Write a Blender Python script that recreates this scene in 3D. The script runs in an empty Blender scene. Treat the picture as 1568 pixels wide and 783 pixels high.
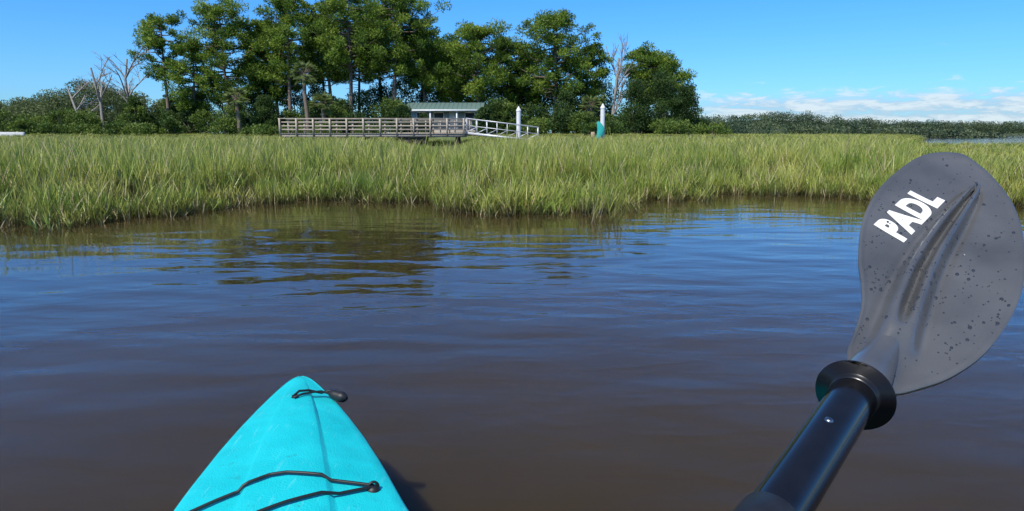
import bpy, math, numpy as np
from mathutils import Vector
rng=np.random.default_rng(7)
S=bpy.context.scene
S.view_settings.view_transform='Standard'
S.view_settings.look='None'
S.view_settings.exposure=0

# ---------------------------------------------------------------- helpers
def new_mat(name):
    m=bpy.data.materials.new(name); m.use_nodes=True
    nt=m.node_tree; nt.nodes.clear()
    return m,nt
def N(nt,t,**kw):
    n=nt.nodes.new(t)
    for k,v in kw.items():
        if k.startswith('_'):
            n.inputs[k[1:].replace('_',' ')].default_value=v
        else: setattr(n,k,v)
    return n
def L(nt,a,b): nt.links.new(a,b)
def ramp(nt,stops):
    r=nt.nodes.new('ShaderNodeValToRGB'); e=r.color_ramp.elements
    while len(e)<len(stops): e.new(0.5)
    for i,(p,c) in enumerate(stops):
        e[i].position=p; e[i].color=(*c,1)
    return r
def simple_mat(name,c1,c2,rough=0.7,scale=6,stretch=(1,1,1),bump=0.0,metal=0,spec=0.5,coat=0):
    m,nt=new_mat(name)
    tc=N(nt,'ShaderNodeTexCoord'); mp=N(nt,'ShaderNodeMapping'); mp.inputs['Scale'].default_value=stretch
    L(nt,tc.outputs['Object'],mp.inputs[0])
    n=N(nt,'ShaderNodeTexNoise'); n.inputs['Scale'].default_value=scale; n.inputs['Detail'].default_value=6
    n.inputs['Roughness'].default_value=0.65
    L(nt,mp.outputs[0],n.inputs['Vector'])
    r=ramp(nt,[(0.3,c1),(0.7,c2)]); L(nt,n.outputs['Fac'],r.inputs[0])
    p=N(nt,'ShaderNodeBsdfPrincipled'); p.inputs['Roughness'].default_value=rough; p.inputs['Metallic'].default_value=metal
    p.inputs['Specular IOR Level'].default_value=spec; p.inputs['Coat Weight'].default_value=coat
    L(nt,r.outputs[0],p.inputs['Base Color'])
    if bump>0:
        b=N(nt,'ShaderNodeBump'); b.inputs['Distance'].default_value=bump; b.inputs['Strength'].default_value=1
        L(nt,n.outputs['Fac'],b.inputs['Height']); L(nt,b.outputs[0],p.inputs['Normal'])
    o=N(nt,'ShaderNodeOutputMaterial'); L(nt,p.outputs[0],o.inputs[0])
    return m
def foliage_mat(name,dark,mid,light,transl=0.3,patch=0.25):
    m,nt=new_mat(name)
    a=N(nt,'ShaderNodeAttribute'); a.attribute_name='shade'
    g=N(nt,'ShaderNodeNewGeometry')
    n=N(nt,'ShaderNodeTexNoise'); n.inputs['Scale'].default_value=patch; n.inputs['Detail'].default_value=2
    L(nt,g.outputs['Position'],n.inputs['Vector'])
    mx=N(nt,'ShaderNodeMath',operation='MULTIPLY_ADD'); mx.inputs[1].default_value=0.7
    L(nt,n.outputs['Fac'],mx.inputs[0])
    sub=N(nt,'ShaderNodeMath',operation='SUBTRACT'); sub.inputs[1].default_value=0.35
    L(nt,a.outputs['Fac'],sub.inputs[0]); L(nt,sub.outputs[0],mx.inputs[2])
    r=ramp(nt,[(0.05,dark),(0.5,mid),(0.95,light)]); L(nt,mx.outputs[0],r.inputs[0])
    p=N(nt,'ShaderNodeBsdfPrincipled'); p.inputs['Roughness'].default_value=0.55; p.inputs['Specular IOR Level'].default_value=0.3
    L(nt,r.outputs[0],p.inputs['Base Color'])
    t=N(nt,'ShaderNodeBsdfTranslucent'); L(nt,r.outputs[0],t.inputs[0])
    ms=N(nt,'ShaderNodeMixShader'); ms.inputs[0].default_value=transl
    L(nt,p.outputs[0],ms.inputs[1]); L(nt,t.outputs[0],ms.inputs[2])
    o=N(nt,'ShaderNodeOutputMaterial'); L(nt,ms.outputs[0],o.inputs[0])
    return m

class MB:
    """accumulates verts / quads / tris with material indices and a 'shade' point attribute"""
    def __init__(s): s.v=[];s.q=[];s.qm=[];s.sh=[];s.n=0;s.t=[];s.tm=[];s.smooth=False
    def add(s,v,q,mi=0,sh=0.5):
        v=np.asarray(v,float).reshape(-1,3); q=np.asarray(q,int)
        s.v.append(v)
        if q.shape[1]==4: s.q.append(q+s.n); s.qm.append(np.full(len(q),mi))
        else: s.t.append(q+s.n); s.tm.append(np.full(len(q),mi))
        s.sh.append(np.broadcast_to(np.asarray(sh,float),(len(v),)).copy()); s.n+=len(v)
    def box(s,c,d,mi=0,rot=0.0,tilt=0.0):
        c=np.array(c,float); d=np.array(d,float)/2
        p=np.array([[x,y,z] for x in(-1,1) for y in(-1,1) for z in(-1,1)])*d
        if tilt:
            ct,st=math.cos(tilt),math.sin(tilt); p=np.stack([p[:,0]*ct+p[:,2]*st,p[:,1],-p[:,0]*st+p[:,2]*ct],1)
        cr,sr=math.cos(rot),math.sin(rot); p=np.stack([p[:,0]*cr-p[:,1]*sr,p[:,0]*sr+p[:,1]*cr,p[:,2]],1)
        s.add(p+c,[[0,1,3,2],[4,6,7,5],[0,4,5,1],[2,3,7,6],[0,2,6,4],[1,5,7,3]],mi)
    def beam(s,a,b,w,h,mi=0):
        a=np.array(a,float);b=np.array(b,float);d=b-a;d/=np.linalg.norm(d)
        up=np.array([0,0,1.]) if abs(d[2])<.95 else np.array([0,1.,0])
        sd=np.cross(d,up);sd/=np.linalg.norm(sd);u=np.cross(sd,d)
        p=[e+sd*x*w/2+u*z*h/2 for e in(a,b) for x in(-1,1) for z in(-1,1)]
        s.add(p,[[0,1,3,2],[4,6,7,5],[0,4,5,1],[2,3,7,6],[0,2,6,4],[1,5,7,3]],mi)
    def tube(s,pts,rad,k=6,mi=0,cap=True,sh=0.5):
        pts=np.asarray(pts,float);n=len(pts);rad=np.broadcast_to(np.asarray(rad,float),(n,))
        T=np.gradient(pts,axis=0);T/=np.linalg.norm(T,axis=1)[:,None]+1e-9
        ref=np.array([0,0,1.]) if abs(T[0,2])<.9 else np.array([1.,0,0])
        V=[]
        for i in range(n):
            a=np.cross(T[i],ref);a/=np.linalg.norm(a)+1e-9;b=np.cross(T[i],a)
            th=np.arange(k)/k*2*np.pi
            V.append(pts[i]+rad[i]*(np.cos(th)[:,None]*a+np.sin(th)[:,None]*b))
        V=np.concatenate(V)
        q=[[i*k+j,i*k+(j+1)%k,(i+1)*k+(j+1)%k,(i+1)*k+j] for i in range(n-1) for j in range(k)]
        s.add(V,q,mi,sh)
        if cap:
            for i in(0,n-1):
                c=np.concatenate([[pts[i]],V[i*k:(i+1)*k]])
                s.add(c,[[0,1+j,1+(j+1)%k] for j in range(k)],mi,sh)
    def leaves(s,c,d,ln,w,mi=0,sh=0.5):
        n=len(c);d=d/(np.linalg.norm(d,axis=1)[:,None]+1e-9)
        r=rng.normal(size=(n,3));sd=np.cross(d,r);sd/=np.linalg.norm(sd,axis=1)[:,None]+1e-9
        ln=np.broadcast_to(ln,(n,))[:,None];w=np.broadcast_to(w,(n,))[:,None]
        P=np.stack([c-d*ln/2,c+sd*w/2-d*ln*.1,c+d*ln/2,c-sd*w/2-d*ln*.1],1).reshape(-1,3)
        q=np.arange(4*n).reshape(-1,4)
        s.add(P,q,mi,np.repeat(np.broadcast_to(sh,(n,)),4))
    def build(s,name,mats,smooth=False,link=True):
        me=bpy.data.meshes.new(name)
        V=np.concatenate(s.v);nq=sum(len(a) for a in s.q);ntr=sum(len(a) for a in s.t)
        me.vertices.add(len(V));me.vertices.foreach_set('co',V.astype(np.float32).ravel())
        li=[];mi=[]
        if nq: li.append(np.concatenate(s.q).ravel());mi.append(np.concatenate(s.qm))
        if ntr: li.append(np.concatenate(s.t).ravel());mi.append(np.concatenate(s.tm))
        li=np.concatenate(li);mi=np.concatenate(mi)
        me.loops.add(len(li));me.loops.foreach_set('vertex_index',li.astype(np.int32))
        st=np.concatenate([np.arange(nq)*4,nq*4+np.arange(ntr)*3])
        me.polygons.add(nq+ntr)
        me.polygons.foreach_set('loop_start',st.astype(np.int32))
        me.polygons.foreach_set('material_index',mi.astype(np.int32))
        me.update(calc_edges=True)
        if smooth: me.polygons.foreach_set('use_smooth',np.ones(nq+ntr,bool))
        a=me.attributes.new('shade','FLOAT','POINT');a.data.foreach_set('value',np.concatenate(s.sh).astype(np.float32))
        for m in mats: me.materials.append(m)
        me.validate()
        o=bpy.data.objects.new(name,me)
        if link: S.collection.objects.link(o)
        return o
def recalc(o):
    import bmesh
    bm=bmesh.new();bm.from_mesh(o.data);bmesh.ops.remove_doubles(bm,verts=bm.verts,dist=1e-5)
    bmesh.ops.recalc_face_normals(bm,faces=bm.faces);bm.to_mesh(o.data);bm.free()
def empty(name,loc=(0,0,0)):
    e=bpy.data.objects.new(name,None);e.location=loc;S.collection.objects.link(e);return e
def sstep(x,a,b):
    t=np.clip((x-a)/(b-a),0,1);return t*t*(3-2*t)
def wob(x,y,s=1.0,ph=0.0):
    return (np.sin(x*1.3*s+ph)+np.sin(y*1.7*s+1.3*ph+.6*x*s)+np.sin((x+y)*.83*s+2*ph)+np.sin((x-1.4*y)*2.3*s+ph*3))/4

# ---------------------------------------------------------------- camera
cd=bpy.data.cameras.new('camera');cam=bpy.data.objects.new('camera',cd);S.collection.objects.link(cam)
cam.location=(0,0,1.0);cam.rotation_euler=(math.radians(90-10.4),0,0)
cd.sensor_width=36;cd.lens=23.46;cd.clip_start=0.02;cd.clip_end=9000
S.camera=cam

# ---------------------------------------------------------------- light
sd=Vector((-0.36,-0.52,0.84)).normalized()
el=math.asin(sd.z);az=math.atan2(sd.x,sd.y)
sl=bpy.data.lights.new('sun','SUN');so=bpy.data.objects.new('sun',sl);S.collection.objects.link(so)
so.rotation_euler=sd.to_track_quat('Z','Y').to_euler();sl.energy=5.0;sl.angle=math.radians(.5);sl.color=(1,.95,.86)
so.location=(-5,-5,9)
W=bpy.data.worlds.new('World');S.world=W;W.use_nodes=True;nt=W.node_tree;nt.nodes.clear()
sky=N(nt,'ShaderNodeTexSky',sky_type='NISHITA');sky.sun_disc=False;sky.sun_elevation=el;sky.sun_rotation=az%(2*math.pi)
sky.air_density=1.0;sky.dust_density=0.3;sky.ozone_density=2.2
tc=N(nt,'ShaderNodeTexCoord');sx=N(nt,'ShaderNodeSeparateXYZ');L(nt,tc.outputs['Generated'],sx.inputs[0])
er=ramp(nt,[(0.0,(.27,.50,.74)),(.06,(.26,.53,.88)),(.19,(.20,.56,1.0)),(.5,(.26,.44,.66))]);L(nt,sx.outputs[2],er.inputs[0])
hs=N(nt,'ShaderNodeMix',data_type='RGBA',blend_type='MULTIPLY');hs.inputs[0].default_value=1
L(nt,sky.outputs[0],hs.inputs[6]);L(nt,er.outputs[0],hs.inputs[7])
hv=N(nt,'ShaderNodeVectorMath',operation='SCALE');hv.inputs[3].default_value=1.97;L(nt,hs.outputs[2],hv.inputs[0])
azn=N(nt,'ShaderNodeMath',operation='ARCTAN2');L(nt,sx.outputs[0],azn.inputs[0]);L(nt,sx.outputs[1],azn.inputs[1])
cv=N(nt,'ShaderNodeCombineXYZ')
m1=N(nt,'ShaderNodeMath',operation='MULTIPLY');m1.inputs[1].default_value=9;L(nt,azn.outputs[0],m1.inputs[0])
m2=N(nt,'ShaderNodeMath',operation='MULTIPLY');m2.inputs[1].default_value=42;L(nt,sx.outputs[2],m2.inputs[0])
L(nt,m1.outputs[0],cv.inputs[0]);L(nt,m2.outputs[0],cv.inputs[1])
cn=N(nt,'ShaderNodeTexNoise');cn.inputs['Scale'].default_value=2.3;cn.inputs['Detail'].default_value=9;cn.inputs['Roughness'].default_value=.66
cn.inputs['Distortion'].default_value=.4
L(nt,cv.outputs[0],cn.inputs['Vector'])
def mr(a,b,c=0,d=1):
    x=N(nt,'ShaderNodeMapRange',interpolation_type='SMOOTHSTEP');x.inputs[1].default_value=a;x.inputs[2].default_value=b;x.inputs[3].default_value=c;x.inputs[4].default_value=d;return x
top=mr(.032,.076,1,0);L(nt,sx.outputs[2],top.inputs[0])
aza=mr(.16,.34);L(nt,azn.outputs[0],aza.inputs[0])
thr=N(nt,'ShaderNodeMath',operation='MULTIPLY_ADD');L(nt,top.outputs[0],thr.inputs[0]);thr.inputs[1].default_value=.38;L(nt,cn.outputs['Fac'],thr.inputs[2])
dens=mr(.64,.90);L(nt,thr.outputs[0],dens.inputs[0])
dm=N(nt,'ShaderNodeMath',operation='MULTIPLY');L(nt,dens.outputs[0],dm.inputs[0]);L(nt,aza.outputs[0],dm.inputs[1])
dm2=N(nt,'ShaderNodeMath',operation='MULTIPLY');L(nt,dm.outputs[0],dm2.inputs[0]);dm2.inputs[1].default_value=.85
cs=mr(.38,.62,0,1);L(nt,cn.outputs['Fac'],cs.inputs[0])
ccol=N(nt,'ShaderNodeMix',data_type='RGBA');L(nt,cs.outputs[0],ccol.inputs[0]);ccol.inputs[6].default_value=(4.2,5.7,7.4,1);ccol.inputs[7].default_value=(7.7,8.6,9.2,1)
cc=N(nt,'ShaderNodeMix',data_type='RGBA');L(nt,dm2.outputs[0],cc.inputs[0]);L(nt,hv.outputs[0],cc.inputs[6]);L(nt,ccol.outputs[2],cc.inputs[7])
bg=N(nt,'ShaderNodeBackground');bg.inputs[1].default_value=.1;L(nt,cc.outputs[2],bg.inputs[0])
wo=N(nt,'ShaderNodeOutputWorld');L(nt,bg.outputs[0],wo.inputs[0])

# ---------------------------------------------------------------- terrain
EX=np.array([-400,-60,-14,-9,-6.1,-4.75,-4.1,-3.85,-4.0,-2.7,-1.2,-.85,.13,.97,1.57,2.4,4.0,4.9,5.6,7.5,10,20,60,400])
EX=np.maximum.accumulate(EX+np.arange(len(EX))*1e-4)
EY=np.array([8,7,7.0,7.4,7.9,8.1,8.8,9.6,10.4,10.7,10.2,9.2,8.8,9.0,9.9,10.9,11.8,11.3,10.7,9.7,8.8,7,6,6])
def edge(x): return np.interp(x,EX,EY)+.18*np.sin(x*4.1)+.15*np.sin(x*9.7+1)+.10*np.sin(x*23.)
def ground_z(X,Y):
    e=edge(X)
    z=-.4+.44*sstep(Y,e-.5,e+.15)
    isl=sstep(Y,58,67)*(1-sstep(X,24,33))
    lagoon=sstep(X/np.maximum(Y,1),.60,.63)*sstep(Y,44,52)*(1-sstep(Y,400,430))
    z=z+.70*isl
    z=z+(.50*sstep(Y,62,120))*(1-isl)
    z=z*(1-lagoon)-.6*lagoon
    return z
xs=np.concatenate([[-3000,-1500,-700,-400,-250,-170],np.arange(-130,-26,2.),np.arange(-26,-12,.8),np.arange(-12,14,.16),np.arange(14,40,1.),np.arange(40,130,3.),[170,210,250,300,400,700,1500,3000]])
ys=np.concatenate([[-400,-60,0,4],np.arange(5.5,15,.14),np.arange(15,40,1.),np.arange(40,80,1.),np.arange(80,130,4.),[170,220,300,390,400,410,420,430,445,600,1000,3000]])
X,Y=np.meshgrid(xs,ys);Z=ground_z(X,Y)
b=MB();nx=len(xs);ny=len(ys)
idx=np.arange(nx*ny).reshape(ny,nx)
b.add(np.stack([X,Y,Z],-1),np.stack([idx[:-1,:-1],idx[:-1,1:],idx[1:,1:],idx[1:,:-1]],-1).reshape(-1,4))
m,nt=new_mat('ground_mat')
g=N(nt,'ShaderNodeNewGeometry');sp=N(nt,'ShaderNodeSeparateXYZ');L(nt,g.outputs['Position'],sp.inputs[0])
n=N(nt,'ShaderNodeTexNoise');n.inputs['Scale'].default_value=3;n.inputs['Detail'].default_value=8;L(nt,g.outputs['Position'],n.inputs['Vector'])
mud=ramp(nt,[(.3,(.03,.025,.014)),(.7,(.075,.06,.035))]);L(nt,n.outputs['Fac'],mud.inputs[0])
gr=ramp(nt,[(.3,(.07,.11,.03)),(.7,(.15,.19,.05))]);L(nt,n.outputs['Fac'],gr.inputs[0])
mp=N(nt,'ShaderNodeMapRange');mp.inputs[1].default_value=.1;mp.inputs[2].default_value=.4;L(nt,sp.outputs[2],mp.inputs[0])
mx=N(nt,'ShaderNodeMix',data_type='RGBA');L(nt,mp.outputs[0],mx.inputs[0]);L(nt,mud.outputs[0],mx.inputs[6]);L(nt,gr.outputs[0],mx.inputs[7])
p=N(nt,'ShaderNodeBsdfPrincipled');p.inputs['Roughness'].default_value=.8;L(nt,mx.outputs[2],p.inputs['Base Color'])
bm_=N(nt,'ShaderNodeBump');bm_.inputs['Distance'].default_value=.04;L(nt,n.outputs['Fac'],bm_.inputs['Height']);L(nt,bm_.outputs[0],p.inputs['Normal'])
o=N(nt,'ShaderNodeOutputMaterial');L(nt,p.outputs[0],o.inputs[0])
b.build('ground',[m],smooth=True)

# water
m,nt=new_mat('water_mat')
g=N(nt,'ShaderNodeNewGeometry')
def noise_layer(scale,vec,detail,rot=0,dist=0):
    mp=N(nt,'ShaderNodeMapping');mp.inputs['Scale'].default_value=vec;mp.inputs['Rotation'].default_value=(0,0,rot)
    L(nt,g.outputs['Position'],mp.inputs[0])
    n=N(nt,'ShaderNodeTexNoise');n.inputs['Scale'].default_value=scale;n.inputs['Detail'].default_value=detail;n.inputs['Distortion'].default_value=dist
    L(nt,mp.outputs[0],n.inputs['Vector']);return n
n1=noise_layer(1.0,(1.2,2.9,1),1.0,.18,.3)
n2=noise_layer(1.0,(3.4,8.0,1),1.5,-.25,.5)
n3=noise_layer(1.0,(11,20,1),1,.4,.2)
nc=noise_layer(.22,(1,1.6,1),2)
cm=N(nt,'ShaderNodeMapRange');cm.inputs[1].default_value=.35;cm.inputs[2].default_value=.68;cm.inputs[3].default_value=.35;cm.inputs[4].default_value=1.3;L(nt,nc.outputs['Fac'],cm.inputs[0])
a1=N(nt,'ShaderNodeMath',operation='MULTIPLY');a1.inputs[1].default_value=.0115;L(nt,n1.outputs['Fac'],a1.inputs[0])
a2=N(nt,'ShaderNodeMath',operation='MULTIPLY');a2.inputs[1].default_value=.0031;L(nt,n2.outputs['Fac'],a2.inputs[0])
a2b=N(nt,'ShaderNodeMath',operation='MULTIPLY');L(nt,a2.outputs[0],a2b.inputs[0]);L(nt,cm.outputs[0],a2b.inputs[1])
a3=N(nt,'ShaderNodeMath',operation='MULTIPLY_ADD');a3.inputs[1].default_value=.0005;L(nt,n3.outputs['Fac'],a3.inputs[0]);L(nt,a2b.outputs[0],a3.inputs[2])
a4=N(nt,'ShaderNodeMath',operation='ADD');L(nt,a3.outputs[0],a4.inputs[0]);L(nt,a1.outputs[0],a4.inputs[1])
bp=N(nt,'ShaderNodeBump');bp.inputs['Strength'].default_value=1;bp.inputs['Distance'].default_value=1;L(nt,a4.outputs[0],bp.inputs['Height'])
nm=noise_layer(.35,(1,1,1),3)
r=ramp(nt,[(.35,(.040,.027,.011)),(.65,(.055,.037,.015))]);L(nt,nm.outputs['Fac'],r.inputs[0])
p=N(nt,'ShaderNodeBsdfPrincipled');p.inputs['Roughness'].default_value=.005;p.inputs['IOR'].default_value=1.34
p.inputs['Subsurface Weight'].default_value=1;p.inputs['Subsurface Radius'].default_value=(1,.75,.5);p.inputs['Subsurface Scale'].default_value=.45
L(nt,r.outputs[0],p.inputs['Base Color']);L(nt,bp.outputs[0],p.inputs['Normal'])
o=N(nt,'ShaderNodeOutputMaterial');L(nt,p.outputs[0],o.inputs[0])
b=MB();b.add([[-4000,-1500,0],[4000,-1500,0],[4000,4000,0],[-4000,4000,0]],[[0,1,2,3]]);b.build('water',[m])

# ---------------------------------------------------------------- marsh grass (one instanced object)
m,nt=new_mat('marsh_grass_mat')
a=N(nt,'ShaderNodeAttribute');a.attribute_name='shade'
g=N(nt,'ShaderNodeNewGeometry');oi=N(nt,'ShaderNodeObjectInfo')
n=N(nt,'ShaderNodeTexNoise');n.inputs['Scale'].default_value=.45;n.inputs['Detail'].default_value=3;L(nt,g.outputs['Position'],n.inputs['Vector'])
ad=N(nt,'ShaderNodeMath',operation='MULTIPLY_ADD');ad.inputs[1].default_value=.5;L(nt,oi.outputs['Random'],ad.inputs[0]);L(nt,n.outputs['Fac'],ad.inputs[2])
gr=ramp(nt,[(.38,(.12,.21,.03)),(.7,(.26,.345,.05)),(.98,(.46,.46,.10))]);L(nt,ad.outputs[0],gr.inputs[0])
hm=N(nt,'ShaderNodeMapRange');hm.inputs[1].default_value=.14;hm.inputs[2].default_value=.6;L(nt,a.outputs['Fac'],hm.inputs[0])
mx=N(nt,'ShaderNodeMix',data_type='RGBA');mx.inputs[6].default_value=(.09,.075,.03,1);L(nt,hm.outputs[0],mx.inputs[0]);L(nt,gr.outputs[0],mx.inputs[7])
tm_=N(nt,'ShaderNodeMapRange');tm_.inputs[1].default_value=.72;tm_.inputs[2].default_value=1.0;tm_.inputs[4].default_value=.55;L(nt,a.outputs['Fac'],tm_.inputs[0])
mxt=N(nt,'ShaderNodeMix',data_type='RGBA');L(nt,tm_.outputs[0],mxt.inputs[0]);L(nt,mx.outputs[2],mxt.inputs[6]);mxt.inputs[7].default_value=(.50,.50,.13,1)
p=N(nt,'ShaderNodeBsdfPrincipled');p.inputs['Roughness'].default_value=.42;L(nt,mxt.outputs[2],p.inputs['Base Color']);p.inputs['Specular IOR Level'].default_value=.45
t=N(nt,'ShaderNodeBsdfTranslucent');L(nt,mxt.outputs[2],t.inputs[0])
ms=N(nt,'ShaderNodeMixShader');ms.inputs[0].default_value=.26;L(nt,p.outputs[0],ms.inputs[1]);L(nt,t.outputs[0],ms.inputs[2])
o=N(nt,'ShaderNodeOutputMaterial');L(nt,ms.outputs[0],o.inputs[0])
grass_mat=m
dead_mat=simple_mat('dead_grass_mat',(.28,.22,.12),(.5,.42,.25),.8,20)
coll=bpy.data.collections.new('marsh_grass_clumps')
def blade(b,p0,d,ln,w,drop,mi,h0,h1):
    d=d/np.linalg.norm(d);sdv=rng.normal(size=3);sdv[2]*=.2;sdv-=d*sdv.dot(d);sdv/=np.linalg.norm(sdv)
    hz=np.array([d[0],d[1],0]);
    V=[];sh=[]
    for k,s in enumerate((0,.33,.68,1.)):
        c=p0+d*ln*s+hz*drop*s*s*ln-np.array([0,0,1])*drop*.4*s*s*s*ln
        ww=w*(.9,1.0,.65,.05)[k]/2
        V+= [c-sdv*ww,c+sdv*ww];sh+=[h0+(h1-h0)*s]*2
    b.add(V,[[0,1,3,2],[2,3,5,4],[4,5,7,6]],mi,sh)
NV=8
for v in range(NV):
    b=MB();tl=rng.normal(0,.13,2)
    for i in range(18):
        r_=.20*math.sqrt(rng.random());th=rng.random()*6.28
        p0=np.array([r_*math.cos(th),r_*math.sin(th),-.05])
        h=rng.uniform(.35,1.0)**.8
        d=np.array([tl[0]+rng.normal(0,.08),tl[1]+rng.normal(0,.08),1]);mi=1 if rng.random()<.08 else 0
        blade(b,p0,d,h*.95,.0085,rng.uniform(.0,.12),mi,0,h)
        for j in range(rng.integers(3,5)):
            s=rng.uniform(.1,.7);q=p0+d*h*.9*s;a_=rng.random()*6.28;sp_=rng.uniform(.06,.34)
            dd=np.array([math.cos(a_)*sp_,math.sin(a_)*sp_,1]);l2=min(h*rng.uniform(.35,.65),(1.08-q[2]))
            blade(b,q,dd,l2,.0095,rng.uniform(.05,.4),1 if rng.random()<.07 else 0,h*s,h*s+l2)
    ob=b.build('grass_clump',[grass_mat,dead_mat],link=False);coll.objects.link(ob)
pts=[];scl=[]
def hfield(x,y):
    e=edge(x);h=.83+.14*wob(x,y,.7)+.17*wob(x,y,2.4,1)
    h=h*(.60+.40*sstep(y-e,-.1,1.6))
    u=x/np.maximum(y,1)
    h=h*(1-.36*sstep(u,.55,.62)*sstep(y,8.5,13))
    h=h*(1-.42*sstep(u,-.17,-.15)*(1-sstep(u,-.075,-.05))*sstep(y,15,24))
    return h
def band(y0,y1,dens,sxy,lim=1.2,var=.16):
    A=(y1-y0)*(y1*lim*2);n=int(A*dens)
    x=rng.uniform(-y1*lim,y1*lim,n);y=rng.uniform(y0,y1,n)
    e=edge(x);k=(np.abs(x)<y*lim+2)&(y>e-.02)
    k&=~((x/y>.60)&(y>44))
    k&=~((y>38)&(y<52)&(x>-9.5)&(x<-3))
    k&=~((np.abs(x+6.7)<4)&(y>61))
    th=wob(x,y,3.1,2.2);k&=~((y-e<1.1)&(th>.15)&(rng.random(n)<.88))
    x=x[k];y=y[k];h=hfield(x,y)*rng.uniform(1-var,1+var,len(x));z=np.maximum(ground_z(x,y),-.03)
    h=np.minimum(h,rng.uniform(.88,1.05,len(x)))
    for i in range(len(x)):
        pts.append((x[i],y[i],z[i]));scl.append((sxy*rng.uniform(.85,1.2),sxy*rng.uniform(.85,1.2),max(h[i]-max(z[i],0),.2)))
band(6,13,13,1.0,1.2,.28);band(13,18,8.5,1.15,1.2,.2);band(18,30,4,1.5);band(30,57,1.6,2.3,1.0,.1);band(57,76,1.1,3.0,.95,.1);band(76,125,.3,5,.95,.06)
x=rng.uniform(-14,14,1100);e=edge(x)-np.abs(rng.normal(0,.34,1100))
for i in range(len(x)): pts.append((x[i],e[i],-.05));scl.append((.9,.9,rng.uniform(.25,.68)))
P=np.array(pts)
me=bpy.data.meshes.new('marsh_grass');me.vertices.add(len(P));me.vertices.foreach_set('co',P.astype(np.float32).ravel())
def attr(nm,tp,arr,key):
    at=me.attributes.new(nm,tp,'POINT');at.data.foreach_set(key,arr.ravel())
attr('scl','FLOAT_VECTOR',np.array(scl,dtype=np.float32),'vector')
rt=np.zeros((len(P),3),np.float32);rt[:,2]=rng.uniform(0,6.28,len(P));rt[:,0]=rng.normal(0,.08,len(P))+.02;rt[:,1]=rng.normal(.03,.08,len(P))
attr('rot','FLOAT_VECTOR',rt,'vector');attr('vid','INT',rng.integers(0,NV,len(P)).astype(np.int32),'value')
me.materials.append(grass_mat)
go=bpy.data.objects.new('marsh_grass',me);S.collection.objects.link(go)
ng=bpy.data.node_groups.new('scatter','GeometryNodeTree')
ng.interface.new_socket('Geometry',in_out='INPUT',socket_type='NodeSocketGeometry');ng.interface.new_socket('Geometry',in_out='OUTPUT',socket_type='NodeSocketGeometry')
gi=ng.nodes.new('NodeGroupInput');gout=ng.nodes.new('NodeGroupOutput')
iop=ng.nodes.new('GeometryNodeInstanceOnPoints');ci=ng.nodes.new('GeometryNodeCollectionInfo')
ci.inputs['Collection'].default_value=coll;ci.inputs['Separate Children'].default_value=True;ci.inputs['Reset Children'].default_value=True
m2p=ng.nodes.new('GeometryNodeMeshToPoints')
def na(nm,tp):
    x=ng.nodes.new('GeometryNodeInputNamedAttribute');x.data_type=tp;x.inputs['Name'].default_value=nm;return x.outputs['Attribute']
ng.links.new(gi.outputs[0],m2p.inputs['Mesh']);ng.links.new(m2p.outputs[0],iop.inputs['Points']);ng.links.new(ci.outputs[0],iop.inputs['Instance'])
iop.inputs['Pick Instance'].default_value=True
ng.links.new(na('vid','INT'),iop.inputs['Instance Index']);ng.links.new(na('rot','FLOAT_VECTOR'),iop.inputs['Rotation']);ng.links.new(na('scl','FLOAT_VECTOR'),iop.inputs['Scale'])
ng.links.new(iop.outputs[0],gout.inputs[0])
md=go.modifiers.new('scatter','NODES');md.node_group=ng

# ---------------------------------------------------------------- trees
bark=simple_mat('pine_bark_mat',(.10,.075,.055),(.28,.22,.17),.9,4,(3,3,.7),.03)
greybark=simple_mat('dead_wood_mat',(.22,.20,.18),(.40,.37,.34),.85,5,(3,3,.6),.02)
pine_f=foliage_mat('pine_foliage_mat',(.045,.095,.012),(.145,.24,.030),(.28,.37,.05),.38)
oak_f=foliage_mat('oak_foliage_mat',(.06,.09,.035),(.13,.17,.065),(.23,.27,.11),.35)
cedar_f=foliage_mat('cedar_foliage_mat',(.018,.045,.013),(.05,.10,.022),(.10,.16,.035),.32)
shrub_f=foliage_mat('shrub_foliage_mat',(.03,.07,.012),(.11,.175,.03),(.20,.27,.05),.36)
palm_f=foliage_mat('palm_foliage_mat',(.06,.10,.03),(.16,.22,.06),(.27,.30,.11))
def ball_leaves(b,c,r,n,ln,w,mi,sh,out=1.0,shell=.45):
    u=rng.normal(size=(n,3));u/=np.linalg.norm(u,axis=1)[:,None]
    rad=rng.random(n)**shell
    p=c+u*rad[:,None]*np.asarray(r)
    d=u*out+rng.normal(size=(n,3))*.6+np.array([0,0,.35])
    b.leaves(p,d,ln*rng.uniform(.6,1.3,n),w*rng.uniform(.6,1.3,n),mi,np.clip(sh+rng.normal(0,.12,n)+.14*u[:,2],0,1))  # clump tops lighter, undersides darker: light and shade put into leaf tone
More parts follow.
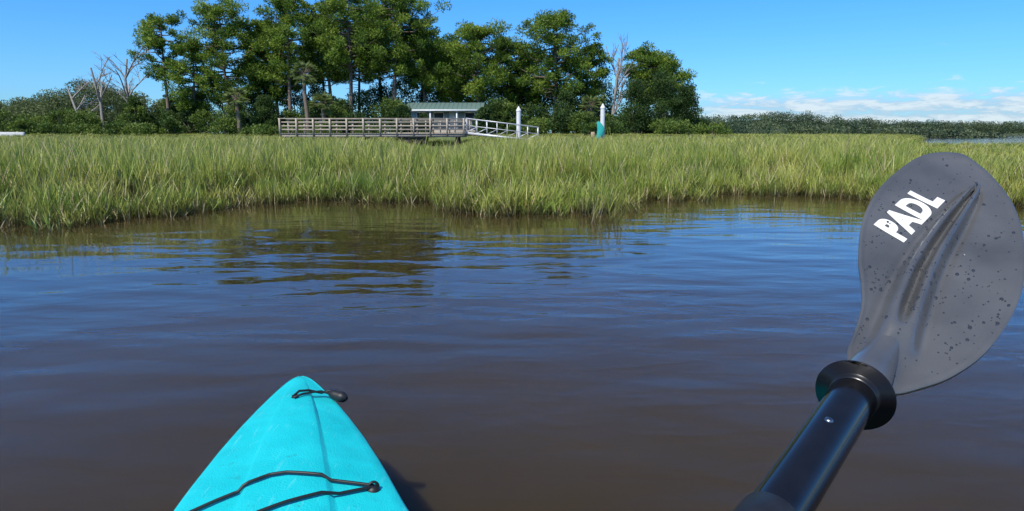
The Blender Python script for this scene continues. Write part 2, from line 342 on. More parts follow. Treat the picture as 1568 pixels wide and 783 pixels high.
def pine(x,y,top,cb,R,dens=1.0,openc=0.0,lean=None):
    b=MB();gz=float(ground_z(np.array([x]),np.array([y]))[0])
    H=top-gz;lx,ly=(rng.normal(0,.4,2) if lean is None else lean)
    def axis(z):
        s=(z)/H;return np.array([lx*s*s+.25*math.sin(s*4+x),ly*s*s+.2*math.cos(s*3+y),z])
    zz=np.linspace(-.3,H*.97,12);r0=H*.0135+.05
    b.tube([axis(z) for z in zz],r0*(1-.82*(np.maximum(zz,0)/H)**1.2),8,0,sh=.5)
    cbz=cb-gz;nb=int(43*dens)
    lob=[rng.uniform(0,6.28) for _ in range(3)]
    for i in range(nb):
        s=((i+rng.random())/nb)
        z=cbz+(H-cbz)*s
        prof=(1-((max(s-.45,0))/.60)**2)**.5 if s>.45 else .66+.34*(s/.45)
        prof=max(prof,.2)
        if rng.random()<openc: continue
        th=i*2.4+rng.normal(0,.5);ln=R*prof*rng.uniform(.5,1.06)*(1+.2*math.sin(3*th+lob[0]+s*5))
        rise=rng.uniform(.05,.45)*ln
        a0=axis(z-.3*rise if z>.5 else z);e=a0+np.array([math.cos(th)*ln,math.sin(th)*ln,rise])
        e[2]=min(e[2],H-.3)
        midp=a0*.5+e*.5+np.array([0,0,-.12*ln])
        b.tube([a0,midp,e],[.07+.012*ln,.05,.02],4,0,cap=False)
        for k in range(3):
            f=(1.0,.72,.42)[k]
            if k==2 and rng.random()<.5: continue
            q=a0*(1-f)+e*f+rng.normal(0,.32,3)*np.array([1,1,.7])
            cr=rng.uniform(.55,1.1)*(.85 if k else 1)*(R/4.2)**.4
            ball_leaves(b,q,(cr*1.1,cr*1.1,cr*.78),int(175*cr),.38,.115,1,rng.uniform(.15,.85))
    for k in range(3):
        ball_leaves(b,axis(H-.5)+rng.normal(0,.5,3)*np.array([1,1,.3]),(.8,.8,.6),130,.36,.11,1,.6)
    for i in range(5):
        z=rng.uniform(cbz*.55,cbz) if cbz>1 else .8;th=rng.random()*6.28;ln=rng.uniform(.6,1.8);a0=axis(z)
        b.tube([a0,a0+np.array([math.cos(th)*ln,math.sin(th)*ln,.1*ln])],[.04,.012],4,0,cap=False)
    o=b.build('pine_tree',[bark,pine_f]);o.location=(x,y,gz);return o
PINES=[(-43,85,14.9,7.4,3.8,.95,.15),(-35,85,16.4,4.6,5.0,1.5,0),(-39.0,84,11.8,3.4,3.3,1,0),(-30.5,88,14.8,4.6,3.6,1.2,0),
(-27.3,85,16.8,7.0,4.2,1.25,0),(-23,87,16.6,7.6,4.0,1.15,0),(-19.7,84,17.9,8.2,4.9,1.4,0),(-14.3,84,17.6,7.8,5.1,1.45,0),
(-11.0,86,14.6,6.0,3.7,1.15,0),(-17.2,90,16.9,8.0,4,1,0),(-4,85,13.7,5.4,4.8,1.4,0),(-7.3,88,11.6,4.6,3.1,1,0),(-.6,88,12.2,5,3.1,1,0),
(5.3,84,14.8,5.4,4.7,1.45,0),(9.4,85,11.4,3.6,2.9,1,0),(16.8,86,11.1,5,3.5,1.1,0),(20.4,87,10.0,3.8,3.6,1.1,0),(2.4,90,11.0,4,2.8,1,0),
(-33,93,14.6,6.5,4.0,1,0),(-26,94,15.2,7.5,4.2,1,0),(-9,95,12.8,6,3.4,1,0),(-21,95,15.6,8,4.2,1,0),(-13,97,14.6,8,4,1,0)]
for t_ in PINES: pine(*t_)
def bush(name,x,y,top,rx,mat,n=16,leaf=.26,dens=150,conic=0.,wd=.14,zb=None):
    gz=float(ground_z(np.array([x]),np.array([y]))[0]) if zb is None else zb
    b=MB();H=top-gz
    for i in range(3+int(rx)):
        th=rng.random()*6.28;r_=rx*rng.uniform(.1,.5)
        e=np.array([math.cos(th)*r_,math.sin(th)*r_,H*rng.uniform(.5,.8)])
        b.tube([(0.1*math.cos(th),.1*math.sin(th),-.2),e*.5+np.array([.1,0,0]),e],[.05+.02*rx,.06,.02],5,0,cap=False)
    for i in range(n):
        s=(i+rng.random())/n;z=H*(.10+.80*s)
        pr=(math.sqrt(max(1-((s-.35)/.68)**2,.03)))*(1-conic)+conic*(1-s*.92)
        th=i*2.4+rng.normal(0,.4);r_=rx*pr*rng.uniform(.25,.85)
        cr=rx*rng.uniform(.26,.46)*(1-.35*conic*s)
        c=np.array([math.cos(th)*r_,math.sin(th)*r_,min(z,H-cr*.5)])
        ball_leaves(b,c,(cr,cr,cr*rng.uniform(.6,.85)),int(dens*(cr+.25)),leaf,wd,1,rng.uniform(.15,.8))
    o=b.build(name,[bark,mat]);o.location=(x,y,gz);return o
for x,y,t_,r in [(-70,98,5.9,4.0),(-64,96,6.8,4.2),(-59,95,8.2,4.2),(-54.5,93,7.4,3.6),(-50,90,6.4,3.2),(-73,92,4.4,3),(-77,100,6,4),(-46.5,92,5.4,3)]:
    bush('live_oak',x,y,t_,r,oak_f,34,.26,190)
for x,y,t_,r in [(-44.2,80,5.4,1.7),(14.6,80,7.4,2.7),(17.6,80,8.4,3.1),(20.6,81,6.8,2.5),(6.2,79,6.2,2.0),(-1.6,79,4.8,2.4),(-28.5,79,5.5,2.2),(-20.5,82,5.2,2.2),
    (-10.0,63,3.6,1.4),(-8.3,64.5,2.9,.9),(-2.6,63.5,3.5,1.2)]:
    bush('cedar_tree',x,y,t_,r,cedar_f,44,.22,230,.5,.1)
for i,px in enumerate(np.arange(-60,23.5,2.35)):
    x=px+rng.normal(0,.5);y=rng.uniform(76,83);h=rng.uniform(2.8,5.2)
    if x>10: h*=.85
    bush('shrub',x,y,h,rng.uniform(1.7,2.7),shrub_f if rng.random()<.55 else cedar_f,18,.26,150)
for i,px in enumerate(np.arange(-58,24,3.6)):
    xx=px+rng.normal(0,.8)
    if -12<xx<-2: continue
    bush('shrub',xx,rng.uniform(67,72),rng.uniform(1.6,2.7),rng.uniform(1.3,2.2),shrub_f,12,.24,150)
for i,px in enumerate(np.arange(-44,12,2.9)):
    bush('understory_tree',px+rng.normal(0,.6),rng.uniform(88,92),rng.uniform(6.0,8.8),rng.uniform(2.3,3.3),cedar_f if i%2 else shrub_f,24,.3,130)
def dead_tree(x,y,top,spread,n=7,drift=.13):
    gz=float(ground_z(np.array([x]),np.array([y]))[0]);b=MB();H=top-gz
    def grow(p,d,ln,r,lev):
        pts_=[p];q=p.copy();dd=d.copy()
        for i in range(4):
            dd=dd+rng.normal(0,drift if lev==0 else .14,3);dd/=np.linalg.norm(dd);q=q+dd*ln/4;pts_.append(q.copy())
        b.tube(pts_,np.linspace(r,r*.45,5),5 if lev<2 else 3,0,cap=False)
        if lev<3:
            for k in range(n if lev==0 else 4):
                f=rng.uniform(.35,1);i=int(f*4);a=rng.random()*6.28
                nd=dd*.75+np.array([math.cos(a),math.sin(a),.25])*spread
                nd/=np.linalg.norm(nd);grow(pts_[min(i,4)],nd,ln*rng.uniform(.32,.55),r*.45,lev+1)
    grow(np.array([0,0,-.2]),np.array([0,0,1.]),H*.80,.22,0)
    o=b.build('dead_tree',[greybark]);o.location=(x,y,gz);return o
dead_tree(-50.3,84,11.2,.8);dead_tree(-47.2,83,12.4,.6);dead_tree(12.3,84,12.6,.35,9,.03);dead_tree(-55,86,9.0,.9)
def palm(x,y,top):
    gz=float(ground_z(np.array([x]),np.array([y]))[0]);b=MB();H=top-gz-1.2
    b.tube([(.1*math.sin(z),0,z) for z in np.linspace(-.2,H,8)],np.linspace(.24,.2,8),8,0)
    for i in range(46):
        th=rng.random()*6.28;el_=rng.uniform(-1.0,1.3);o=np.array([0,0,H])
        d=np.array([math.cos(th)*math.cos(el_),math.sin(th)*math.cos(el_),math.sin(el_)])
        c=o+d*.85;b.tube([o,c],[.025,.015],3,0,cap=False)
        k=16;sd_=np.cross(d,[0,0,1.01]);sd_/=np.linalg.norm(sd_)+1e-6
        an=np.linspace(-1.35,1.35,k)
        dirs=np.cos(an)[:,None]*d+np.sin(an)[:,None]*sd_;dirs[:,2]-=.25
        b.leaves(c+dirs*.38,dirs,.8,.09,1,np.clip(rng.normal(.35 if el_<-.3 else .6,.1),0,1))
    o=b.build('cabbage_palm',[bark,palm_f]);o.location=(x,y,gz)
palm(-22.6,75,8.6);palm(-20.8,75,5.4);palm(-31,77,6);palm(9,78,5.2)
far_f=foliage_mat('distant_foliage_mat',(.045,.075,.045),(.08,.115,.055),(.13,.165,.075),.2,.02)  # distance haze mixed into these leaf colours
def treeline(x0,x1,y0,y1,hf,n,r0,r1,leaf,per=100):
    b=MB();xs_=rng.uniform(x0,x1,n);ys_=rng.uniform(y0,y1,n)
    for x,y in zip(xs_,ys_):
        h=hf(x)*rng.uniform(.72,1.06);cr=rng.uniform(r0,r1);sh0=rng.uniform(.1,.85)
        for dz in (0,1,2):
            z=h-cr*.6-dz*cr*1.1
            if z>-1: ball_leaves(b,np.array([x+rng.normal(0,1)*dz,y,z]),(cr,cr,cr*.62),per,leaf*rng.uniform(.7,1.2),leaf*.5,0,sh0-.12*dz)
    k=60;xx=np.linspace(x0,x1,k);zz=np.array([hf(v)*.66 for v in xx]);yb=(y0+y1)/2
    V=np.concatenate([np.stack([xx,np.full(k,yb),np.full(k,-.5)],1),np.stack([xx,np.full(k,yb)+rng.normal(0,2,k),zz*rng.uniform(.9,1.1,k)],1)])
    b.add(V,[[i,i+1,k+i+1,k+i] for i in range(k-1)],0,.05)
    b.build('distant_treeline',[far_f])
treeline(100,620,440,480,lambda x:float(np.interp(x,[100,120,135,160,185,200,225,250,320,620],[14.5,14,12.5,14,16,14,11.5,9.8,9,10])),820,3,6.5,1.0,90)
treeline(22,110,140,170,lambda x:float(np.interp(x,[22,40,60,110],[6.6,5.0,3.6,1.6])),200,1.3,2.6,.55,90)
treeline(-170,-88,150,175,lambda x:float(np.interp(x,[-170,-115,-100,-88],[9,8.6,7.5,6])),130,2,3.8,.7)

# ---------------------------------------------------------------- dock, gangway, house
wood=simple_mat('weathered_wood_mat',(.28,.24,.19),(.54,.47,.38),.8,5,(1,1,6),.004)
dwood=simple_mat('dark_piling_mat',(.04,.03,.02),(.10,.075,.055),.85,6,(1,1,1),.01)
alum=simple_mat('aluminium_mat',(.5,.51,.52),(.68,.69,.70),.4,8,metal=.2)
white=simple_mat('white_paint_mat',(.66,.66,.64),(.82,.82,.8),.5,3)
b=MB();z0=.95;yf,yb=49.2,51.0
b.box((-10.1,50.1,z0-.03),(13.4,1.9,.06));
for x in np.arange(-16.75,-3.4,.16): b.box((x,50.1,z0+.02),(.145,2.0,.035))
for y in(yf,yb):
    b.box((-10.1,y,z0-.14),(13.4,.07,.2))
    for x in np.arange(-16.8,-3.3,1.21): b.box((x,y-.06 if y==yf else y+.06,z0+.45),(.11,.09,1.3))
    b.box((-10.1,y,z0+1.08),(13.6,.17,.05))
    for zz in(.3,.55,.82): b.box((-10.1,y+(.015 if y==yf else -.015),z0+zz),(13.4,.035,.09))
for x in(-16.6,-12.4,-10.6,-8.2,-6.4,-4.0):
    for y in(yf+.25,yb-.25): b.tube([(x,y,-.5),(x,y,z0-.08)],.15,8,1)
for x in(-7.6,-6.9): b.box((x,49.6,.35),(.5,.6,1.0),1)
b.box((-6.6,53.6,.98),(6.2,5.1,.1));
for x in np.arange(-9.5,-3.3,1.2): b.box((x,56.0,1.5),(.1,.1,1.1))
b.box((-6.6,56,2.05),(6.2,.14,.05));b.box((-6.6,56.0,1.6),(6.2,.04,.08))
b.build('boardwalk_dock',[wood,dwood])
b=MB();A=np.array([-3.35,50,1.0]);B=np.array([1.9,50,.42]);dirv=(B-A)
for y in(-.55,.55):
    o_=np.array([0,y,0])
    b.beam(A+o_,B+o_,.08,.16);b.beam(A+o_+[0,0,1.05],B+o_+[0,0,1.0],.06,.07);b.beam(A+o_+[0,0,.55],B+o_+[0,0,.52],.04,.05)
    for k in range(8):
        p_=A+o_+dirv*k/7;b.beam(p_,p_+np.array([0,0,1.03]),.05,.05)
        if k<7: b.beam(p_+np.array([0,0,.06]),A+o_+dirv*(k+1)/7+np.array([0,0,.5]),.025,.03)
b.beam(A+[0,0,.05],B+[0,0,.05],1.04,.04)
b.build('gangway',[alum])
b=MB();b.box((5.4,50,.22),(7.6,2.2,.36),1);b.box((5.4,50,.42),(7.7,2.3,.04),0)
for x in np.arange(1.7,9.2,.2): b.box((x,50,.45),(.18,2.32,.025),0)
b.build('floating_dock',[simple_mat('dock_deck_mat',(.4,.38,.35),(.55,.53,.5),.7,4),dwood])
def piling(x,y,top):
    b=MB();b.tube([(x,y,-1),(x,y,1.5),(x,y,top-.38)],.17,16,0);b.tube([(x,y,top-.4),(x,y,top-.34),(x,y,top-.3),(x,y,top)],[.185,.2,.19,.01],16,0,cap=False)
    b.tube([(x,y,.3),(x,y,.62)],.21,14,1)
    b.build('dock_piling',[white,dwood],smooth=False)
piling(.5,51.5,3.0);piling(6.85,51.5,3.2)
b=MB();s_=np.linspace(0,1,14);hw=.28*np.sin(np.pi*np.clip(s_*.9+.05,0,1))**.6
V=[]
for i,s in enumerate(s_):
    for a_ in np.arange(10)/10*6.283: V.append((6.40+.26*math.sin(s*3)+hw[i]*math.cos(a_),50.9+.12*math.sin(a_)*hw[i]/.28,.45+s*1.4))
b.add(V,[[i*10+j,i*10+(j+1)%10,(i+1)*10+(j+1)%10,(i+1)*10+j] for i in range(13) for j in range(10)])
b.box((6.05,50.8,.78),(.26,.22,.6),1)
b.build('stored_kayak',[simple_mat('teal_gelcoat_mat',(.02,.33,.30),(.04,.42,.38),.35,3),simple_mat('tan_crate_mat',(.3,.22,.14),(.4,.3,.2),.7,4)],smooth=False)

H=empty('beach_house',(-6.7,68,1.2))
def part(bd,name,mats):
    o=bd.build(name,mats);o.parent=H;return o
wallm=simple_mat('house_wall_mat',(.26,.31,.31),(.36,.41,.40),.7,2,(1,1,8));roofm=simple_mat('metal_roof_mat',(.11,.18,.14),(.18,.26,.22),.45,2,(8,1,1));glass=simple_mat('window_glass_mat',(.02,.03,.04),(.06,.08,.1),.08,1)
b=MB();b.box((0,2,.85),(7.0,4,2.5));b.add([(-3.5,0,2.1),(-3.5,4,2.1),(-3.5,2,2.75),(3.5,0,2.1),(3.5,4,2.1),(3.5,2,2.75)],[[0,2,1],[3,4,5]]);part(b,'walls',[wallm])
b=MB()
b.add([(-3.9,-1.5,2.02),(3.9,-1.5,2.02),(3.9,2,2.86),(-3.9,2,2.86),(-3.9,4.5,2.02),(3.9,4.5,2.02)],[[0,1,2,3],[3,2,5,4]])
b.add([(-3.9,-1.5,1.92),(3.9,-1.5,1.92),(3.9,2,2.76),(-3.9,2,2.76),(-3.9,4.5,1.92),(3.9,4.5,1.92)],[[0,1,2,3],[3,2,5,4]])
for x in np.arange(-3.7,3.8,.45): b.beam((x,-1.5,2.035),(x,2,2.875),.04,.04)
part(b,'roof',[roofm])
b=MB();b.box((0,-1.52,1.97),(7.84,.04,.16));
for x in(-3.7,-1.3,1.3,3.7): b.box((x,-1.35,.95),(.12,.12,1.9))
part(b,'porch_trim',[white])
b=MB();
for x in(-2.3,-.6,2.5): b.box((x,-.012,1.3),(.9,.03,.95))
part(b,'windows',[glass])
b=MB()
for x in(-2.3,-.6,2.5):
    for d in(-.49,.49): b.box((x+d,-.02,1.3),(.07,.06,1.09))
    for d in(-.51,.51): b.box((x,-.02,1.3+d),(.9,.055,.07))
b.box((.9,-.02,.98),(.9,.05,1.95));part(b,'window_frames_and_door',[white])
b=MB();
for x in np.arange(-3.7,3.8,.8): b.box((x,-1.5,.5),(.06,.06,.9))
b.box((0,-1.5,.95),(7.5,.08,.06));b.box((0,-1.5,.5),(7.5,.03,.06));b.box((0,-.8,-.12),(7.8,1.7,.4));part(b,'porch_rail',[wood])
b=MB();b.box((-56,66,.62),(17,.4,.95));
for x in np.arange(-64,-48,2.): b.box((x,65.75,.64),(.25,.12,1.02))
b.build('white_seawall',[white])

# ---------------------------------------------------------------- kayak
tip=np.array([-.572,1.716]);dk=np.array([.26,-.966]);ek=np.array([.966,.26])
TT=[0,.006,.02,.045,.08,.13,.2,.3,.4,.55,.67,.85,1.05,1.3,1.6,1.95,2.3,2.6,2.8,2.92,2.97,3.0]
HW=[.004,.012,.023,.036,.050,.069,.093,.122,.148,.181,.203,.245,.285,.325,.355,.365,.335,.26,.16,.07,.035,.004]
ZE=[.352,.352,.352,.351,.351,.35,.35,.35,.35,.348,.345,.335,.32,.30,.29,.285,.30,.33,.35,.355,.356,.356]
def deck_h(u,t):
    hw=np.interp(t,TT,HW);k=min(1,hw/.12);au=abs(u)
    base=.022*k*(1-au**1.5)
    panel=.010*k*(1-float(sstep(au,.36,.41)))
    well=-.12*float(sstep(t,1.15,1.3)*(1-sstep(t,2.3,2.45))*(1-sstep(au,.62,.75)))
    return float(np.interp(t,TT,ZE))+base+panel*min(1,t/.15)+well
def kpt(t,lat,z): c=tip+dk*t+ek*lat;return (c[0],c[1],z)
us=np.concatenate([np.linspace(-.97,-.5,6),[-.43,-.41,-.37,-.35],np.linspace(-.25,.25,5),[.35,.37,.41,.43],np.linspace(.5,.97,6)])
tt=np.concatenate([[0,.003,.008,.016,.028,.045,.065],np.arange(.09,1.15,.04),np.arange(1.15,2.45,.05),np.arange(2.45,2.95,.06),[2.95,2.98,2.993,3.0]])
rings=[]
for t in tt:
    hw=float(np.interp(t,TT,HW));ze=float(np.interp(t,TT,ZE));r_=[]
    for u in us: r_.append(kpt(t,u*hw,deck_h(u,t)))
    bot=ze-.05-(.36)*float(sstep(t,0,.35)*(1-sstep(t,2.65,3.0)))-.02
    for u,f in [(.995,.015),(1.0,.05),(.99,.12),(.93,.45),(.8,.75),(.45,.97),(0,1.0),(-.45,.97),(-.8,.75),(-.93,.45),(-.99,.12),(-1.0,.05),(-.995,.015)]:
        r_.append(kpt(t,u*hw,ze+.003*(1 if f<.02 else 0)-(ze-bot)*f))
    rings.append(r_)
k=len(rings[0]);b=MB()
b.add(np.array(rings).reshape(-1,3),[[i*k+j,i*k+(j+1)%k,(i+1)*k+(j+1)%k,(i+1)*k+j] for i in range(len(rings)-1) for j in range(k)])
m,nt=new_mat('kayak_plastic_mat')
tc=N(nt,'ShaderNodeTexCoord')
n=N(nt,'ShaderNodeTexNoise');n.inputs['Scale'].default_value=5;n.inputs['Detail'].default_value=5;L(nt,tc.outputs['Object'],n.inputs['Vector'])
r=ramp(nt,[(.3,(.003,.48,.52)),(.7,(.012,.60,.64))]);L(nt,n.outputs['Fac'],r.inputs[0])
n2=N(nt,'ShaderNodeTexNoise');n2.inputs['Scale'].default_value=26;n2.inputs['Detail'].default_value=9;n2.inputs['Roughness'].default_value=.8;L(nt,tc.outputs['Object'],n2.inputs['Vector'])
sp=ramp(nt,[(.60,(0,0,0)),(.67,(1,1,1))]);L(nt,n2.outputs['Fac'],sp.inputs[0])
sm=N(nt,'ShaderNodeMath',operation='MULTIPLY');sm.inputs[1].default_value=.7;L(nt,sp.outputs[0],sm.inputs[0])
mx=N(nt,'ShaderNodeMix',data_type='RGBA');L(nt,sm.outputs[0],mx.inputs[0]);L(nt,r.outputs[0],mx.inputs[6]);mx.inputs[7].default_value=(.03,.16,.15,1)
mp=N(nt,'ShaderNodeMapping');mp.inputs['Scale'].default_value=(60,6,10);mp.inputs['Rotation'].default_value=(0,0,.5);L(nt,tc.outputs['Object'],mp.inputs[0])
n3=N(nt,'ShaderNodeTexNoise');n3.inputs['Scale'].default_value=3;n3.inputs['Detail'].default_value=4;L(nt,mp.outputs[0],n3.inputs['Vector'])
sr=ramp(nt,[(.62,(0,0,0)),(.70,(.3,.3,.3))]);L(nt,n3.outputs['Fac'],sr.inputs[0])
mx2=N(nt,'ShaderNodeMix',data_type='RGBA');L(nt,sr.outputs[0],mx2.inputs[0]);L(nt,mx.outputs[2],mx2.inputs[6]);mx2.inputs[7].default_value=(.16,.64,.66,1)
p=N(nt,'ShaderNodeBsdfPrincipled');L(nt,mx2.outputs[2],p.inputs['Base Color']);p.inputs['Roughness'].default_value=.45
n4=N(nt,'ShaderNodeTexNoise');n4.inputs['Scale'].default_value=300;n4.inputs['Detail'].default_value=3;L(nt,tc.outputs['Object'],n4.inputs['Vector'])
bb=N(nt,'ShaderNodeBump');bb.inputs['Distance'].default_value=.0015;L(nt,n4.outputs['Fac'],bb.inputs['Height'])
n5=N(nt,'ShaderNodeTexNoise');n5.inputs['Scale'].default_value=9;n5.inputs['Detail'].default_value=2;L(nt,tc.outputs['Object'],n5.inputs['Vector'])
bb2=N(nt,'ShaderNodeBump');bb2.inputs['Distance'].default_value=.010;L(nt,n5.outputs['Fac'],bb2.inputs['Height']);L(nt,bb.outputs[0],bb2.inputs['Normal']);L(nt,bb2.outputs[0],p.inputs['Normal'])
o=N(nt,'ShaderNodeOutputMaterial');L(nt,p.outputs[0],o.inputs[0])
KA=empty('kayak')
hull=b.build('hull',[m],smooth=True);recalc(hull);hull.parent=KA
black=simple_mat('black_rubber_mat',(.008,.008,.009),(.02,.02,.022),.5,30)
def onk(x,y,lift=.004):
    d=np.array([x,y])-tip;t=d.dot(dk);l=d.dot(ek);hw=float(np.interp(t,TT,HW));return (x,y,deck_h(max(-1,min(1,l/hw)),t)+lift)
def cordpts(P,lift=.004,n=10):
    out=[]
    for a_,c_ in zip(P[:-1],P[1:]):
        for f in np.linspace(0,1,n,endpoint=False):
            out.append(onk(a_[0]+(c_[0]-a_[0])*f,a_[1]+(c_[1]-a_[1])*f,lift))
    out.append(onk(P[-1][0],P[-1][1],lift));return out
b=MB();b.tube(cordpts([(-.578,1.030),(-.52,1.078),(-.445,1.132),(-.415,1.139),(-.2565,1.138)],.006),.0032,8)
b.tube(cordpts([(-.2565,1.132),(-.387,1.043),(-.53,.94)],.006),.0032,8)
o=b.build('bungee_cord',[black],smooth=True);o.parent=KA
b=MB()
for x,y in[(-.2565,1.134),(-.578,1.03),(-.53,.93),(-.17,.95)]:
    c=np.array(onk(x,y,.0))
    b.tube([c+[0,0,-.002],c+[0,0,.004],c+[0,0,.007]],[.013,.012,.006],14)
    a_=np.linspace(0,math.pi,9);b.tube([c+np.array([.009*math.cos(q),.004*math.cos(q),.003+.012*math.sin(q)]) for q in a_],.0028,6)
c=np.array(onk(-.522,1.517,.0));b.tube([c+[0,0,-.002],c+[0,0,.005]],[.009,.007],12)
o=b.build('pad_eyes',[black],smooth=True);o.parent=KA
b=MB();q=[onk(-.522,1.517,.006),onk(-.515,1.53,.012),onk(-.497,1.545,.011),onk(-.472,1.565,.010)];q+=[(-.452,1.567,.372),(-.44,1.56,.366)]
b.tube(q,.003,8);b.tube([onk(-.522,1.517,.006),onk(-.52,1.50,.006),onk(-.505,1.53,.006),(-.47,1.556,.375),(-.445,1.556,.366)],.0026,8)
o=b.build('bow_cord',[black],smooth=True);o.parent=KA
b=MB();a_=np.array([-.452,1.563,.367]);c_=np.array([-.405,1.545,.360]);s_=np.linspace(0,1,9)
b.tube([a_+(c_-a_)*s for s in s_],.0135*np.array([.4,.7,.85,.9,.92,.97,1,.85,.4]),14)
o=b.build('bow_toggle',[black],smooth=True);o.parent=KA

# ---------------------------------------------------------------- paddle
PN=np.array([.321,.565,.790]);pl=np.array([.575,.686,.445]);pl/=np.linalg.norm(pl)
pw=np.array([.812,-.542,-.213]);pw-=pl*pw.dot(pl);pw/=np.linalg.norm(pw);pn=np.cross(pw,pl)
OUT=np.array([(.011,-.025),(.045,-.0262),(.081,-.030),(.115,-.039),(.15,-.0505),(.214,-.0624),(.285,-.0615),(.36,-.045),(.398,-.027),(.416,.000),(.408,.018),(.377,.0427),(.3256,.0682),(.26,.0846),(.183,.0923),(.127,.0889),(.070,.0764),(.0285,.0574),(.002,.037),(-.018,.018),(-.022,.004),(-.012,-.014)])
def catmull(P,k):
    n=len(P);o=[]
    for i in range(n):
        p0,p1,p2,p3=P[i-1],P[i],P[(i+1)%n],P[(i+2)%n]
        for j in range(k):
            t=j/k;o.append(.5*((2*p1)+(-p0+p2)*t+(2*p0-5*p1+4*p2-p3)*t*t+(-p0+3*p1-3*p2+p3)*t**3))
    return np.array(o)
oc=catmull(OUT,16)
def bh(s,t):
    tc_=np.interp(s,[-.02,.045,.10,.1565,.20,.25,.30,.349,.4],[.0,.008,.0065,.007,.0105,.017,.025,.033,.042])
    hw=np.interp(s,[-.02,.0,.045,.15,.25,.32,.352,.42],[.020,.019,.0165,.0150,.0120,.0070,.001,.001])
    f=sstep(s,.02,.06)*(1-sstep(s,.335,.356));x=(t-tc_)/hw
    h=.0125*np.exp(-(np.abs(x)**5)*.9)*f-.0125*np.exp(-(x/.30)**2)*f*sstep(s,.05,.10)
    h=h+.013*np.exp(-((t-.001)/.013)**2)*(1-sstep(s,.0,.085))
    h=h-.003*np.exp(-((np.abs(x)-1.35)/.4)**2)*f
    h=h+1.1*(t-.015)**2
    return h
def bp_(s,t,lift=0.0): h=bh(s,t)+lift;return PN+np.multiply.outer(s,pl)+np.multiply.outer(t,pw)+np.multiply.outer(h,pn)
cen=np.array([.19,.013]);rr=np.concatenate([np.linspace(0,.9,90)[1:],[.93,.955,.975,.99,1.0]]);n=len(oc)
V=[bp_(np.array([cen[0]]),np.array([cen[1]]))]
for r_ in rr:
    q=cen+(oc-cen)*r_;lift=.0015*math.exp(-((r_-.965)/.018)**2)
    V.append(bp_(q[:,0],q[:,1],lift))
V=np.concatenate(V)
b=MB();b.add(V,[[1+i*n+j,1+i*n+(j+1)%n,1+(i+1)*n+(j+1)%n,1+(i+1)*n+j] for i in range(len(rr)-1) for j in range(n)])
m,nt=new_mat('paddle_blade_mat')
tc=N(nt,'ShaderNodeTexCoord');n_=N(nt,'ShaderNodeTexNoise');n_.inputs['Scale'].default_value=14;n_.inputs['Detail'].default_value=7;L(nt,tc.outputs['Object'],n_.inputs['Vector'])
r=ramp(nt,[(.3,(.066,.067,.067)),(.7,(.105,.106,.105))]);L(nt,n_.outputs['Fac'],r.inputs[0])
rr_=ramp(nt,[(.35,(.22,.22,.22)),(.65,(.38,.38,.38))]);nr=N(nt,'ShaderNodeTexNoise');nr.inputs['Scale'].default_value=22;nr.inputs['Detail'].default_value=4;L(nt,tc.outputs['Object'],nr.inputs['Vector']);L(nt,nr.outputs['Fac'],rr_.inputs[0])
n2=N(nt,'ShaderNodeTexNoise');n2.inputs['Scale'].default_value=900;n2.inputs['Detail'].default_value=2;L(nt,tc.outputs['Object'],n2.inputs['Vector'])
bb=N(nt,'ShaderNodeBump');bb.inputs['Distance'].default_value=.0002;L(nt,n2.outputs['Fac'],bb.inputs['Height'])
p=N(nt,'ShaderNodeBsdfPrincipled');L(nt,r.outputs[0],p.inputs['Base Color']);L(nt,rr_.outputs[0],p.inputs['Roughness']);p.inputs['Specular IOR Level'].default_value=.9
p.inputs['Coat Weight'].default_value=.45;p.inputs['Coat Roughness'].default_value=.12
L(nt,bb.outputs[0],p.inputs['Normal']);o=N(nt,'ShaderNodeOutputMaterial');L(nt,p.outputs[0],o.inputs[0])
blade_mat=m
PA=empty('kayak_paddle')
bl=b.build('blade',[blade_mat],smooth=True)
import bmesh
bm=bmesh.new();bm.from_mesh(bl.data);bm.verts.ensure_lookup_table()
c0=bm.verts[0];rv=[bm.verts[1+j] for j in range(n)]
for j in range(n): bm.faces.new((c0,rv[j],rv[(j+1)%n])).smooth=True
bmesh.ops.recalc_face_normals(bm,faces=bm.faces)
bm.normal_update()
if sum((f.normal.dot(Vector(pn)) for f in bm.faces))<0: bmesh.ops.reverse_faces(bm,faces=bm.faces)
bm.to_mesh(bl.data);bm.free()
so_=bl.modifiers.new('thickness','SOLIDIFY');so_.thickness=.0045;so_.offset=-1
bl.parent=PA
RG=np.array([.289,.530,.786]);BT=np.array([.171,.393,.760]);sdir=(RG-BT)/np.linalg.norm(RG-BT)
p0=RG-sdir*.004;p1=RG+sdir*.03;p2=PN+pl*.018+pn*.000;p3=PN+pl*.05+pn*.002+pw*.003;p4=PN+pl*.085+pn*.001+pw*.004
cp=[];ctrl=[p0,p1,p2,p3,p4]
for i in range(4):
    for f in np.linspace(0,1,6,endpoint=False): cp.append(ctrl[i]*(1-f)+ctrl[i+1]*f)
cp.append(p4);cp=np.array(cp)
for _ in range(5): cp[1:-1]=(cp[:-2]+2*cp[1:-1]+cp[2:])/4
b=MB();b.tube(cp,np.interp(np.linspace(0,1,len(cp)),[0,.12,.3,.5,.75,1],[.0215,.0215,.0195,.016,.010,.003]),24)
o=b.build('blade_socket',[blade_mat],smooth=True);o.parent=PA
gloss=simple_mat('black_shaft_mat',(.006,.006,.007),(.010,.010,.012),.16,40,spec=.6)
b=MB();b.tube([RG-sdir*s for s in(-.004,.1,.2,.4,.8)],.0180,32)
o=b.build('shaft',[gloss],smooth=True);o.parent=PA
b=MB();fc=BT-sdir*.030
b.tube([fc+sdir*s for s in(.022,.020,.0,-.09,-.16,-.162)],[.0182,.0202,.0212,.0212,.0205,.0182],32)
o=b.build('ferrule',[black],smooth=True);o.parent=PA
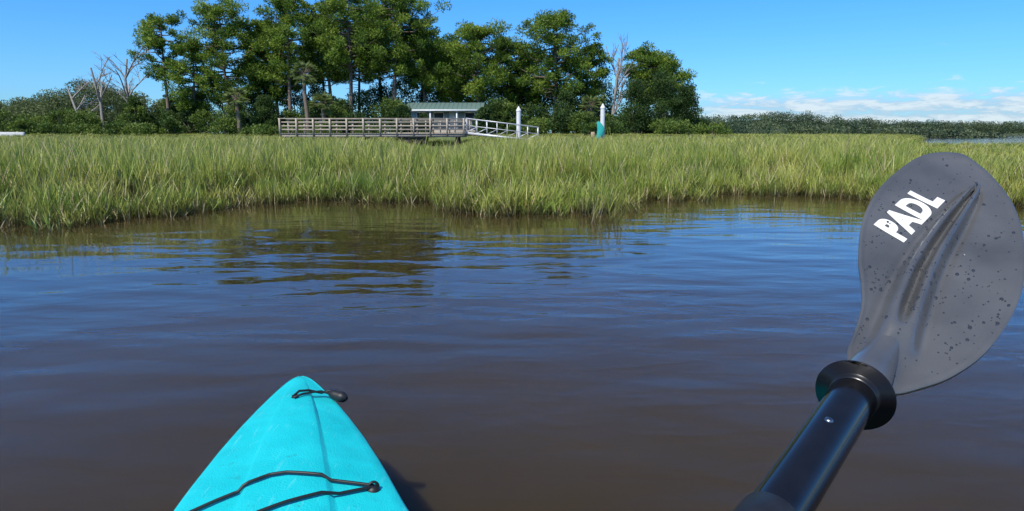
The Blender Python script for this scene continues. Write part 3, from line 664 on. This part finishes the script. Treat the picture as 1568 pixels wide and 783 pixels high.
b=MB();cbt=RG-sdir*.085;upv=np.cross(sdir,np.array([1,0,0.]));upv/=np.linalg.norm(upv)
if upv[2]<0: upv=-upv
b.tube([cbt+upv*.0172,cbt+upv*.0188,cbt+upv*.0192],[.0032,.0028,.0015],14)
o=b.build('spring_button',[simple_mat('steel_mat',(.3,.3,.3),(.42,.42,.42),.3,30,metal=1)],smooth=True);o.parent=PA
b=MB();rc=RG-sdir*.002
ring_m=simple_mat('drip_ring_mat',(.008,.008,.009),(.014,.014,.016),.28,20)
b.tube([rc+sdir*s for s in(-.010,-.009,-.003,-.0029)],[.0182,.0196,.0200,.0210],64,cap=False)
b.tube([rc+sdir*s for s in(-.003,-.0045,-.0038,-.0018,.0005)],[.0196,.0306,.0312,.0306,.0205],64,cap=False)
b.tube([rc+sdir*s for s in(.0004,.012,.0125)],[.0222,.0218,.018],64,cap=False)
o=b.build('drip_ring',[ring_m],smooth=False);o.parent=PA
cu=bpy.data.curves.new('lettering','FONT');cu.body='PADL';cu.size=.043;cu.offset=.0024;cu.extrude=.0;cu.shear=.15;cu.space_character=1.1
cu.align_x='CENTER';cu.align_y='CENTER'
to=bpy.data.objects.new('tmp_text',cu);S.collection.objects.link(to);bpy.context.view_layer.update()
dg=bpy.context.evaluated_depsgraph_get();tm=bpy.data.meshes.new_from_object(to.evaluated_get(dg));bpy.data.objects.remove(to)
bm=bmesh.new();bm.from_mesh(tm);bmesh.ops.triangulate(bm,faces=bm.faces)
for _ in range(3): bmesh.ops.subdivide_edges(bm,edges=[e for e in bm.edges if e.calc_length()>.004],cuts=1);bmesh.ops.triangulate(bm,faces=bm.faces)
ca,sa=math.cos(.22),math.sin(.22);xm=max(v.co.x for v in bm.verts);sc_=.054/xm
for v in bm.verts:
    X_,Y_=v.co.x*sc_,v.co.y*1.05;s=.2535+X_*ca+Y_*sa;t=-.021+X_*sa-Y_*ca
    q=bp_(np.array([s]),np.array([t]),.0006)[0];v.co=q
bm.to_mesh(tm);bm.free();lo=bpy.data.objects.new('lettering',tm);S.collection.objects.link(lo);lo.parent=PA
tm.materials.clear();tm.materials.append(white)
wm,nt=new_mat('water_drop_mat');p=N(nt,'ShaderNodeBsdfPrincipled');p.inputs['Base Color'].default_value=(.035,.037,.04,1);p.inputs['Roughness'].default_value=.04
p.inputs['IOR'].default_value=1.5;p.inputs['Specular IOR Level'].default_value=1.0;o=N(nt,'ShaderNodeOutputMaterial');L(nt,p.outputs[0],o.inputs[0])
b=MB();cnt=0
while cnt<480:
    q=cen+(oc[rng.integers(n)]-cen)*math.sqrt(rng.random())*.97
    if wob(np.array(q[0]*30),np.array(q[1]*30),1)>.2 and rng.random()<.8: continue
    c=bp_(np.array([q[0]]),np.array([q[1]]),0.0)[0];r_=rng.uniform(.0004,.0010) if rng.random()<.84 else rng.uniform(.0010,.0019)
    V=[];
    for ph in(0.02,.45,.9,1.3,1.57):
        for a_ in np.arange(8)/8*6.283: V.append(c+pn*(math.cos(ph)*r_*.6)+pl*(math.sin(ph)*math.cos(a_)*r_*1.5)+pw*(math.sin(ph)*math.sin(a_)*r_))
    b.add(V,[[i*8+j,i*8+(j+1)%8,(i+1)*8+(j+1)%8,(i+1)*8+j] for i in range(4) for j in range(8)]);cnt+=1
o=b.build('water_drops',[wm],smooth=True);o.parent=PA
print('points',len(P))
